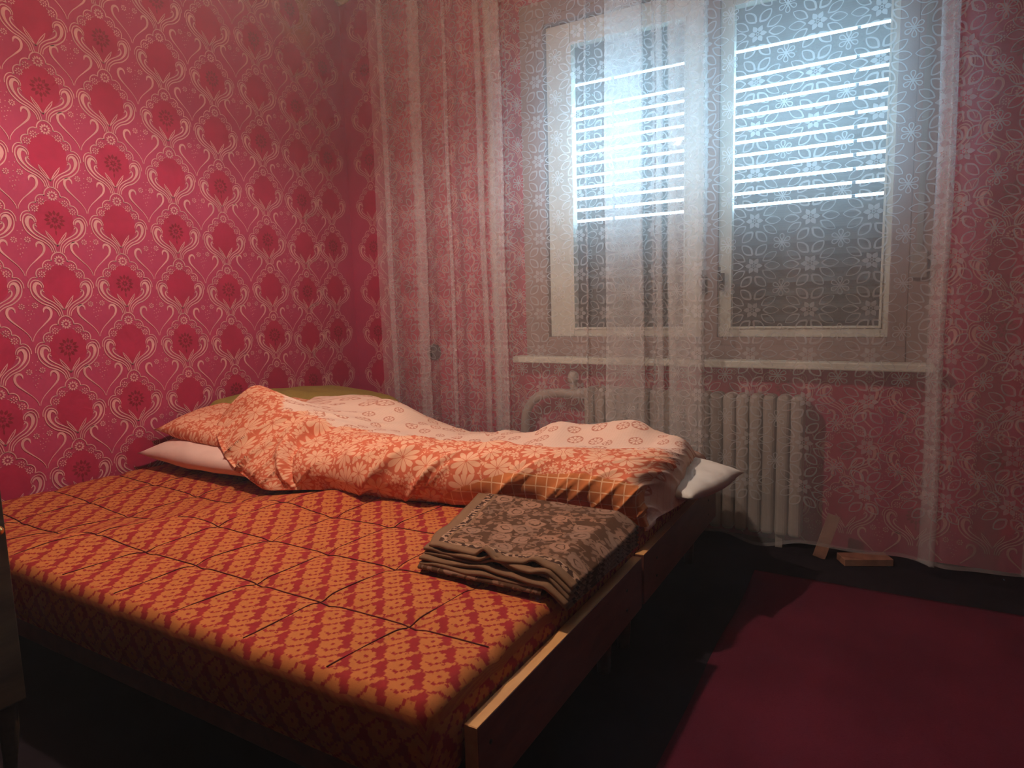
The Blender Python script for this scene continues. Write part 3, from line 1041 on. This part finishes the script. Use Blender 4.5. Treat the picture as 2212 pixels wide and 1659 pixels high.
# duvet control net: stations from the turned-back corner by the pillows to the foot
net = [
 [(3.27, -5.72, .02), (2.58, -5.70, .30), (1.90, -5.42, .62), (1.38, -4.98, .82), (1.90, -4.60, 1.40), (2.05, -3.85, 1.00), (1.75, -3.0, 1.00), (1.7, -2.0, .85), (1.7, -1.5, .25)],
 [(3.50, -5.72, .01), (3.05, -5.74, .30), (2.62, -5.48, .62), (2.32, -5.05, .92), (2.45, -4.55, 1.24), (2.65, -3.75, .95), (2.35, -2.9, 1.08), (2.2, -2.0, .90), (2.2, -1.5, .25)],
 [(3.80, -5.56, .01), (3.52, -5.60, .30), (3.24, -5.40, .58), (3.05, -4.98, .84), (3.15, -4.50, 1.00), (3.30, -3.7, .84), (3.1, -2.8, 1.00), (3.0, -2.0, .72), (3.0, -1.5, .2)],
 [(4.20, -5.38, .00), (4.15, -5.52, .26), (4.10, -5.44, .50), (4.05, -5.12, .66), (4.10, -4.55, .72), (4.15, -3.7, .60), (4.0, -2.8, .74), (3.9, -2.0, .45), (3.9, -1.5, .12)],
 [(5.20, -5.32, .00), (5.20, -5.48, .30), (5.18, -5.38, .58), (5.15, -5.08, .76), (5.20, -4.50, .80), (5.2, -3.7, .56), (5.0, -2.8, .60), (4.9, -2.0, .35), (4.9, -1.5, .1)],
 [(6.20, -5.14, .00), (6.20, -5.28, .30), (6.20, -5.20, .58), (6.18, -4.92, .76), (6.20, -4.42, .80), (6.2, -3.6, .56), (6.0, -2.7, .56), (5.9, -2.0, .3), (5.9, -1.5, .1)],
 [(7.00, -4.98, .00), (7.00, -5.14, .30), (7.00, -5.06, .57), (6.98, -4.80, .73), (7.00, -4.38, .76), (7.0, -3.6, .56), (6.8, -2.7, .70), (6.7, -2.0, .3), (6.7, -1.5, .1)],
 [(7.80, -4.90, .00), (7.80, -5.06, .30), (7.80, -5.00, .56), (7.78, -4.76, .71), (7.78, -4.32, .74), (7.8, -3.55, .58), (7.6, -2.7, .70), (7.5, -2.0, .3), (7.5, -1.5, .1)],
 [(8.50, -4.88, .00), (8.50, -5.02, .28), (8.50, -4.98, .53), (8.48, -4.74, .68), (8.47, -4.28, .72), (8.5, -3.5, .70), (8.35, -2.65, .80), (8.3, -2.0, .4), (8.3, -1.5, .1)],
 [(8.98, -4.88, .00), (8.96, -4.98, .26), (8.92, -4.94, .48), (8.84, -4.70, .63), (8.82, -4.22, .69), (9.02, -3.5, .69), (8.9, -2.65, .70), (8.75, -2.0, .35), (8.7, -1.5, .1)],
 [(9.04, -4.78, .00), (9.00, -4.70, .18), (8.96, -4.60, .34), (8.98, -4.42, .46), (9.06, -4.10, .52), (9.18, -3.5, .46), (9.08, -2.65, .42), (8.95, -2.0, .25), (8.85, -1.5, .08)],
 [(9.04, -4.62, .00), (9.04, -4.52, .01), (9.05, -4.42, .01), (9.08, -4.28, .01), (9.12, -4.05, .01), (9.16, -3.5, .02), (9.0, -2.65, .02), (8.92, -2.0, .02), (8.85, -1.5, .02)],
]
G = bicubic(net, 22, 20)
S, T = G.shape[:2]
si = np.linspace(0, len(net) - 1, S)[:, None] * np.ones((1, T))
ti = np.ones((S, 1)) * np.linspace(0, len(net[0]) - 1, T)[None, :]
Nn = grid_normals(G)
if Nn[S // 2, T // 2, 2] < 0: Nn = -Nn
X, Y = G[:, :, 0], G[:, :, 1]
al = np.cumsum(np.linalg.norm(np.diff(G, axis=1, prepend=G[:, :1]), axis=2), axis=1)   # arc from the front edge
# creases: ridged noise stretched along a slant that runs up and to the right
p = X * .80 - al * .75; q = X * .50 + al * .75
cr = 1 - np.abs(vnoise(p * 2.1 + 5, q * .45, 0))
cr2 = 1 - np.abs(vnoise(p * 4.2 + 9, q * .9 + 4, 1))
soft = vnoise(X * 1.15 + 2, Y * 1.15 + al * .3, 2)
front = np.clip(1 - ti / 4.6, 0, 1)
disp = .075 * soft + .13 * (cr ** 6) * (0.3 + front) * np.interp(si, [0, 4.5, 6.0, 11], [1, 1, .5, .45]) + .04 * (cr2 ** 5) * (.3 + front) - .05
# long billows on the back half
back = np.clip((ti - 4.2) / 1.5, 0, 1)
disp += back * (.13 * vnoise(X * 1.25 + 1.2, Y * .55 + 3, 3) + .05 * vnoise(X * 2.6, Y * 1.3 + 8, 4))
edge = np.clip(np.minimum(ti / .6, (len(net) - 1 - si) / .7), 0, 1) * np.clip(si / .25, .3, 1)
disp -= .16 * np.exp(-((si - 2.42 - (ti - 2) * .10) / .10) ** 2) * np.clip(4.4 - ti, 0, 1) * np.clip(ti, 0, 1)
disp += .09 * np.exp(-((si - 2.24 - (ti - 2) * .10) / .13) ** 2) * np.clip(4.4 - ti, 0, 1) * np.clip(ti, 0, 1)
disp *= edge
# sharp shoulder seam along the top of the front face on the left part
P3 = G + Nn * disp[:, :, None]
P3[:, :, 2] = np.maximum(P3[:, :, 2], .012)
Vd = np.column_stack([P3[:, :, 0].ravel() * U, P3[:, :, 1].ravel() * U, (P3[:, :, 2].ravel() + ZM + ZF) * U])
Fd = [(i * T + j, (i + 1) * T + j, (i + 1) * T + j + 1, i * T + j + 1) for i in range(S - 1) for j in range(T - 1)]
UVd = np.column_stack([X.ravel() * U, al.ravel() * U])
duv = mesh_np('duvet', Vd, Fd, M_linen, None, smooth=True, uv=UVd)
tag(duv, 'crumpled orange daisy print duvet lying along the bed by the window', 'duvet')
bt = np.interp(si, [0, 1, 1.6, 2.2, 3, 4, 11], [5.0, 4.2, 3.5, 3.9, 4.15, 4.5, 4.55])   # where rust print gives way to pale
pale = np.clip(.5 + np.maximum((ti - bt) * 1.1, (si - 9.95) * 4), 0, 1)
gt = np.interp(si, [0, 4.4, 5.2, 6.2, 7.4, 11], [-1, -1, .7, 1.75, 2.25, 2.3])
gridz = np.clip(.5 + (gt - ti) * 1.2, 0, 1)
set_zone(duv, np.column_stack([pale.ravel(), gridz.ravel()]))
sol = duv.modifiers.new('thick', 'SOLIDIFY'); sol.thickness = .012; sol.offset = -1

# pillows
def pillow(name, label, w, d, th, mat, loc, rot, bend=0.0, zone=None, seed=0, sag=0.0):
    n = 46
    a = np.linspace(-1, 1, n)
    A, B = np.meshgrid(a, a, indexing='ij')
    def side(sg):
        x = A * w / 2 * np.sqrt(1 - .26 * B ** 2) * (1 + .10 * np.abs(A * B) ** 6)
        y = B * d / 2 * np.sqrt(1 - .26 * A ** 2) * (1 + .10 * np.abs(A * B) ** 6)
        prof = np.clip(1 - np.abs(A) ** 7, 0, 1) ** .5 * np.clip(1 - np.abs(B) ** 7, 0, 1) ** .5 * (1 - .18 * (A * A + B * B))
        wr = .10 * vnoise(A * 3 + seed, B * 3 + sg, 2) + .05 * vnoise(A * 7 + seed, B * 7, 5)
        z = sg * th / 2 * prof * (1 + wr)
        z = z + bend * (A ** 2) + sag * A
        return np.stack([x, y, z], -1)
    top, bot = side(1), side(-1)
    V = np.vstack([top.reshape(-1, 3), bot.reshape(-1, 3)])
    F = []
    for i in range(n - 1):
        for j in range(n - 1):
            F.append((i * n + j, (i + 1) * n + j, (i + 1) * n + j + 1, i * n + j + 1))
            o_ = n * n
            F.append((o_ + i * n + j, o_ + i * n + j + 1, o_ + (i + 1) * n + j + 1, o_ + (i + 1) * n + j))
    R = np.array(Matrix.Rotation(rot[2], 3, 'Z') @ Matrix.Rotation(rot[1], 3, 'Y') @ Matrix.Rotation(rot[0], 3, 'X'))
    Vw = V @ R.T + np.array(loc)
    Vw = np.column_stack([Vw[:, 0] * U, Vw[:, 1] * U, (Vw[:, 2] + ZM + ZF) * U])
    uv = np.column_stack([V[:, 0] * U, V[:, 1] * U + 3])
    o = mesh_np(name, Vw, F, mat, None, smooth=True, uv=uv)
    bmm = bmesh.new(); bmm.from_mesh(o.data); bmesh.ops.remove_doubles(bmm, verts=bmm.verts, dist=1e-6); bmm.to_mesh(o.data); bmm.free()
    if zone is not None:
        V2 = np.empty(len(o.data.vertices) * 3); o.data.vertices.foreach_get('co', V2); V2 = V2.reshape(-1, 3)
        loc_m = V2 / U - np.array([loc[0], loc[1], loc[2] + ZM + ZF])
        L = loc_m @ R
        set_zone(o, zone(L[:, 0] / (w / 2), L[:, 1] / (d / 2)))
    return tag(o, label, 'pillow')
pillow('pillow', 'plain pink-white pillow lying flat at the bottom of the stack by the red wall', 3.35, 2.75, .52, M_slip, (1.72, -4.40, .28), (.02, .03, math.radians(4)), seed=1)
pillow('pillow', 'orange daisy print pillow on top of the plain pillow by the red wall', 3.1, 2.5, .50, M_linen, (1.60, -4.2, .66), (.10, .07, math.radians(3)), seed=5,
       zone=lambda a, b: np.column_stack([np.clip(.5 + (.02 - np.hypot(a - .35, b) + .55) * 1.4, 0, 1), np.clip(.5 + (-a - .86) * 3, 0, 1)]))
pillow('pillow', 'plain grey-white pillow sticking out past the foot of the bed by the radiator', 1.85, 1.75, .32, M_sheet, (8.66, -3.02, .18), (0, .03, math.radians(-12)), seed=8)

# olive blanket heaped against the wall behind the pillows
ny_, nx_ = 60, 30
yy = np.linspace(-4.55, -.95, ny_); xx = np.linspace(.06, 2.3, nx_)
Yg, Xg = np.meshgrid(yy, xx, indexing='ij')
hb = np.interp(Yg, [-4.55, -4.2, -3.6, -2.9, -2.0, -1.15, -.95], [.70, .98, 1.04, 1.08, 1.0, .92, .62])
Hg = hb - .05 * (Xg - .3) ** 2 * 1.2 + .03 * vnoise(Yg * 2, Xg * 2, 1)
rimd = np.minimum(np.minimum((Xg - .06) / .15, (2.3 - Xg) / .3), np.minimum((Yg + 4.55) / .15, (-.95 - Yg) / .15))
Hg = Hg - .12 * (1 - np.clip(rimd, 0, 1)) ** 2
n_ = ny_ * nx_
Vt = np.column_stack([Xg.ravel() * U, Yg.ravel() * U, (Hg.ravel() + ZM + ZF) * U])
Vb = Vt.copy(); Vb[:, 2] = (ZM + ZF + np.where(Yg.ravel() > -2.75, .03, .60)) * U
Fo = [(i * nx_ + j, i * nx_ + j + 1, (i + 1) * nx_ + j + 1, (i + 1) * nx_ + j) for i in range(ny_ - 1) for j in range(nx_ - 1)]
Fb = [tuple(q + n_ for q in f[::-1]) for f in Fo]
rim = [i * nx_ for i in range(ny_)] + [(ny_ - 1) * nx_ + j for j in range(1, nx_)] + [i * nx_ + nx_ - 1 for i in range(ny_ - 2, -1, -1)] + [j for j in range(nx_ - 2, 0, -1)]
Fs = [(rim[k], rim[(k + 1) % len(rim)], rim[(k + 1) % len(rim)] + n_, rim[k] + n_) for k in range(len(rim))]
oo = mesh_np('wool_blanket', np.vstack([Vt, Vb]), Fo + Fb + Fs, M_olive, None, smooth=True)
tag(oo, 'olive green wool blanket folded behind the pillows against the red wall', 'blanket')

# folded brown blanket on the near bed
def mat_tapestry():
    t = NT('brown_tapestry')
    uv = t.uv(); x = t.xyz(uv)
    d = t.n('ShaderNodeVectorMath', operation='ADD')
    t.link(uv, d.inputs[0])
    nz_ = t.n('ShaderNodeTexNoise'); t.link(uv, nz_.inputs['Vector']); nz_.inputs['Scale'].default_value = 26; nz_.inputs['Detail'].default_value = 2
    t.link(t.vscale(nz_.outputs['Color'], (.035, .035, 0)), d.inputs[1])
    v1 = t.n('ShaderNodeTexVoronoi', voronoi_dimensions='2D'); t.link(d.outputs[0], v1.inputs['Vector']); v1.inputs['Scale'].default_value = 15
    v2 = t.n('ShaderNodeTexVoronoi', voronoi_dimensions='2D'); t.link(d.outputs[0], v2.inputs['Vector']); v2.inputs['Scale'].default_value = 38
    c1 = t.n('ShaderNodeSeparateColor'); t.link(v1.outputs['Color'], c1.inputs[0])
    big = t.math('MULTIPLY', t.math('SUBTRACT', 1.0, t.step(v1.outputs['Distance'], .36, .42)), t.step(c1.outputs[0], .42, .46))
    vein = t.step(t.math('ABSOLUTE', t.math('SUBTRACT', v1.outputs['Distance'], .18)), .015, .04)
    small = t.math('SUBTRACT', 1.0, t.step(v2.outputs['Distance'], .24, .34))
    vine = t.math('SUBTRACT', 1.0, t.step(t.math('ABSOLUTE', t.math('SUBTRACT', t.noise(uv, 18.0, 3.0), .5)), .012, .028))
    f = t.math('MAXIMUM', t.math('MULTIPLY', big, vein), t.math('MULTIPLY', t.math('MAXIMUM', small, vine), .65))
    c = t.mix(f, s2l(96, 68, 50), t.mix(c1.outputs[1], s2l(168, 124, 98), s2l(144, 116, 98)))
    # stripe border along two edges (x[0] and x[1] run from the border inwards)
    e = t.math('MINIMUM', x[0], x[1])
    inner = t.step(e, .058, .060)
    band = t.math('MULTIPLY', t.step(e, .030, .032), t.math('SUBTRACT', 1.0, t.step(e, .050, .052)))
    key = t.step(t.noise(uv, 70.0, 1.0), .5, .53)
    bord = t.mix(band, s2l(136, 104, 78), t.mix(key, s2l(76, 54, 44), s2l(176, 138, 110)))
    c = t.mix(inner, bord, c)
    n = t.noise(uv, 900.0, 1.0)
    return t.out(c, .95, t.bump(n, .4, .0015), .05)
M_tap = mat_tapestry()
bl = empty('folded_blanket', 'brown floral tapestry blanket folded in layers on the bare mattress', 'blanket')
def layer(k, z0, inset, th, waves):
    nx, ny = 60, 40
    a = np.linspace(0, 1, nx); b = np.linspace(0, 1, ny)
    A, B = np.meshgrid(a, b, indexing='ij')
    # corners: left-front, right-front, left-back, right-back
    LF, RF, LB_, RB = np.array([7.36, -7.06]), np.array([9.04, -7.08]), np.array([6.93, -5.30]), np.array([9.06, -5.22])
    xy = ((1 - A)[..., None] * ((1 - B)[..., None] * LF + B[..., None] * LB_) + A[..., None] * ((1 - B)[..., None] * RF + B[..., None] * RB))
    fr = np.exp(-(B / .12) ** 2)
    xy[..., 1] += (inset + .04 * vnoise(a * 5 + k * 3.1, a * 0 + k, 1)[:, None]) * (1 - B) ** 2
    xy[..., 0] += (.03 * vnoise(b * 4 + k * 2.3, b * 0 + k, 2)[None, :] + .05 * inset) * (1 - A)
    lift = waves * np.clip(np.sin(A * 15 + k * .5 + 1.2 * np.sin(A * 4 + k)) , 0, 1) ** 1.5 * fr * np.sin(np.pi * np.clip(A * 1.05, 0, 1))
    x = xy[..., 0]
    droop = -.9 * np.clip(x - 8.80, 0, 1) ** 1.2
    ramp = .07 * (B ** 2) * k / 5
    z = z0 + lift + droop + ramp + .012 * vnoise(A * 6 + k, B * 6, 3)
    V = np.column_stack([x.ravel() * U, xy[..., 1].ravel() * U, (z.ravel() + ZM + ZF) * U])
    F = [(i * ny + j, (i + 1) * ny + j, (i + 1) * ny + j + 1, i * ny + j + 1) for i in range(nx - 1) for j in range(ny - 1)]
    uv = np.column_stack([(A.ravel() * 2.0) * U, (B.ravel() * 1.95) * U + .0])
    o = mesh_np('fold_layer', V, F, M_tap, bl, smooth=True, uv=uv)
    so_ = o.modifiers.new('thick', 'SOLIDIFY'); so_.thickness = th * U; so_.offset = -1
    return o
for k in range(5):
    layer(k, .10 + k * .036, -.03 + k * .03 + (.04 if k == 2 else 0), .026, .015 + .017 * k)
# the thick fold at the bottom of the pile
fx = np.linspace(0, 1, 40)
Vf, Ff = [], []
nr = 12
for i, a in enumerate(fx):
    xc = 7.36 + a * 1.42; yc = -7.02
    hz_ = .040 * (1 - .15 * a)
    for j in range(nr):
        an = 2 * math.pi * j / nr
        yo = yc + (.10 * math.cos(an) if math.cos(an) < 0 else 1.2 * math.cos(an))
        Vf.append(((xc - (.25 if math.cos(an) > .3 else 0)) * U, yo * U, (.046 + hz_ * math.sin(an) + ZM + ZF) * U))
for i in range(len(fx) - 1):
    for j in range(nr):
        Ff.append((i * nr + j, (i + 1) * nr + j, (i + 1) * nr + (j + 1) % nr, i * nr + (j + 1) % nr))
Ff.append(tuple(range(nr))[::-1]); Ff.append(tuple((len(fx) - 1) * nr + j for j in range(nr)))
uvf = np.array([(v[0] - 7.0 * U, .07 + (v[2] - ZM * U) * 1.0) for v in Vf])
mesh_np('bottom_fold', Vf, Ff, M_tap, bl, smooth=True, uv=uvf)

# ------------------------------------------------------------------ wardrobe edge, planks, lamp
wd = empty('wardrobe', 'dark wooden wardrobe edge with a brass knob beside the near bed', 'wardrobe')
box('carcass', 2.3, 4.64, -11.7, -9.56, -3.3, 3.6, M_wood_dark, wd, bev=.003)
dr = box('door', 4.64, 4.72, -11.66, -9.58, -3.25, 3.5, M_wood_dark, wd, bev=.002)
M_brass = simple('brass', (214, 172, 104), .3, .05, 8, metal=1.0)
tube('knob', [W(4.72, -9.66, -1.62), W(4.745, -9.66, -1.62), W(4.77, -9.66, -1.62), W(4.80, -9.66, -1.62), W(4.82, -9.66, -1.62)], [.004, .004, .010, .009, .002], M_brass, dr, 14)
for (x, y) in ((4.52, -9.68), (4.52, -11.5), (2.45, -9.68), (2.45, -11.5)):
    sx = 1 if x > 3 else -1
    tube('leg', [W(x, y, -3.3), W(x + .03 * sx, y, -3.55), W(x - .02 * sx, y, -3.85), W(x - .08 * sx, y, -4.10)], [.022, .018, .013, .011], M_wood_dark, wd, 12)

R1 = Matrix.Translation(W(10.55, -.62, -4.1)) @ Matrix.Rotation(math.radians(16), 4, 'Y') @ Matrix.Rotation(math.radians(-14), 4, 'X')
lp = box('plank', -.022, .022, -.006, .006, .0015, .17, M_plank, None, bev=.0015, rot=R1, units=False)
tag(lp, 'short raw wooden batten leaning upright against the radiator end', 'plank')
R2 = Matrix.Translation(W(11.22, -.52, -4.1)) @ Matrix.Rotation(math.radians(26), 4, 'Z')
bp = box('plank', -.085, .085, -.035, .035, 0.0, .026, M_plank, None, bev=.002, rot=R2, units=False)
tag(bp, 'raw wooden offcut lying flat on the carpet under the curtain hem', 'plank')

lampo = empty('pendant_lamp', 'pendant lamp with pale cloth shade hanging from the ceiling over the beds', 'lamp')
lx, ly, lz = LAMP
tube('cord', [W(lx, ly, ZC), W(lx, ly, lz + .5)], .003, M_dark, lampo, 8)
tube('ceiling_rose', [W(lx, ly, ZC), W(lx, ly, ZC - .1), W(lx, ly, ZC - .2)], [.045, .04, .012], M_frame, lampo, 20)
tube('socket', [W(lx, ly, lz + .5), W(lx, ly, lz + .42), W(lx, ly, lz + .24)], [.008, .019, .02], M_dark, lampo, 16)
def mat_bulb():
    t = NT('bulb_glass')
    a = t.n('ShaderNodeBsdfTransparent')
    b = t.n('ShaderNodeEmission'); b.inputs[0].default_value = (1, .72, .42, 1); b.inputs[1].default_value = 6.0
    mx = t.n('ShaderNodeMixShader'); mx.inputs[0].default_value = .15
    t.link(a.outputs[0], mx.inputs[1]); t.link(b.outputs[0], mx.inputs[2])
    o = t.n('ShaderNodeOutputMaterial'); t.link(mx.outputs[0], o.inputs[0])
    return t.m
tube('bulb', [W(lx, ly, lz + .24), W(lx, ly, lz + .16), W(lx, ly, lz + .06), W(lx, ly, lz - .06), W(lx, ly, lz - .14), W(lx, ly, lz - .18)], [.014, .02, .03, .032, .022, .004], mat_bulb(), lampo, 18)
def mat_shade():
    t = NT('lamp_shade_cloth')
    a = t.n('ShaderNodeBsdfTransparent'); a.inputs[0].default_value = (1, .80, .62, 1)
    b = t.n('ShaderNodeBsdfDiffuse'); b.inputs[0].default_value = s2l(226, 200, 160)
    n = t.noise(t.obj(), 300.0, 1.0)
    mx = t.n('ShaderNodeMixShader'); t.put(mx.inputs[0], t.math('ADD', .52, t.math('MULTIPLY', n, .2)))
    t.link(a.outputs[0], mx.inputs[1]); t.link(b.outputs[0], mx.inputs[2])
    o = t.n('ShaderNodeOutputMaterial'); t.link(mx.outputs[0], o.inputs[0])
    return t.m
tube('lamp_shade', [W(lx, ly, lz + .55), W(lx, ly, lz + .2), W(lx, ly, lz - .20)], [.09, .125, .185], mat_shade(), lampo, 40, cap=False)
for an in (0, 2.094, 4.189):
    tube('shade_arm', [W(lx, ly, lz + .46), W(lx + .4 * math.cos(an), ly + .4 * math.sin(an), lz + .55)], .0015, M_dark, lampo, 6)
ld = bpy.data.lights.new('bulb_light', 'POINT')
ld.energy = LAMP_POWER
ld.color = (1.0, .78, .66)
ld.shadow_soft_size = .03
lo_ = bpy.data.objects.new('bulb_light', ld)
col.objects.link(lo_)
lo_.location = W(lx, ly, lz)
lo_.parent = lampo

# ------------------------------------------------------------------ rug
nx, ny = 60, 80
xx = np.linspace(9.74, 15.2, nx); yy = np.linspace(-13.5, -1.62, ny)
Xr, Yr = np.meshgrid(xx, yy, indexing='ij')
Xr = Xr + .03 * vnoise(Yr * .7, Xr * 0, 2) * (Xr < 9.8)
Zr = .035 + .006 * vnoise(Xr * 1.3, Yr * 1.3, 4)
dr_ = np.minimum(np.minimum(Xr - 9.72, 15.22 - Xr), np.minimum(-1.60 - Yr, Yr + 13.52))
Zr = np.where(dr_ < .06, .012, Zr)
Vr = np.column_stack([Xr.ravel() * U, Yr.ravel() * U, Zr.ravel() * U])
Fr = [(i * ny + j, (i + 1) * ny + j, (i + 1) * ny + j + 1, i * ny + j + 1) for i in range(nx - 1) for j in range(ny - 1)]
rug = mesh_np('rug', Vr, Fr, M_carpet, None, smooth=True)
so_ = rug.modifiers.new('thick', 'SOLIDIFY'); so_.thickness = .002; so_.offset = -1
tag(rug, 'plain crimson rug on the dark floor beside the beds', 'rug')

# ------------------------------------------------------------------ thin haze added to the room air to give the milky veil of light
hz_o = box('haze', -3, XR + 3, YN - 3, 2.6, -ZF - 2, ZC + 2, M_frame, None, bev=0)
t = NT('added_haze')
vs = t.n('ShaderNodeVolumeScatter'); vs.inputs['Density'].default_value = HAZE; vs.inputs['Anisotropy'].default_value = .3
o = t.n('ShaderNodeOutputMaterial'); t.link(vs.outputs[0], o.inputs['Volume'])
hz_o.data.materials[0] = t.m
tag(hz_o, 'thin haze added to the air for a milky veil of light near the window', 'haze', kind='stuff')
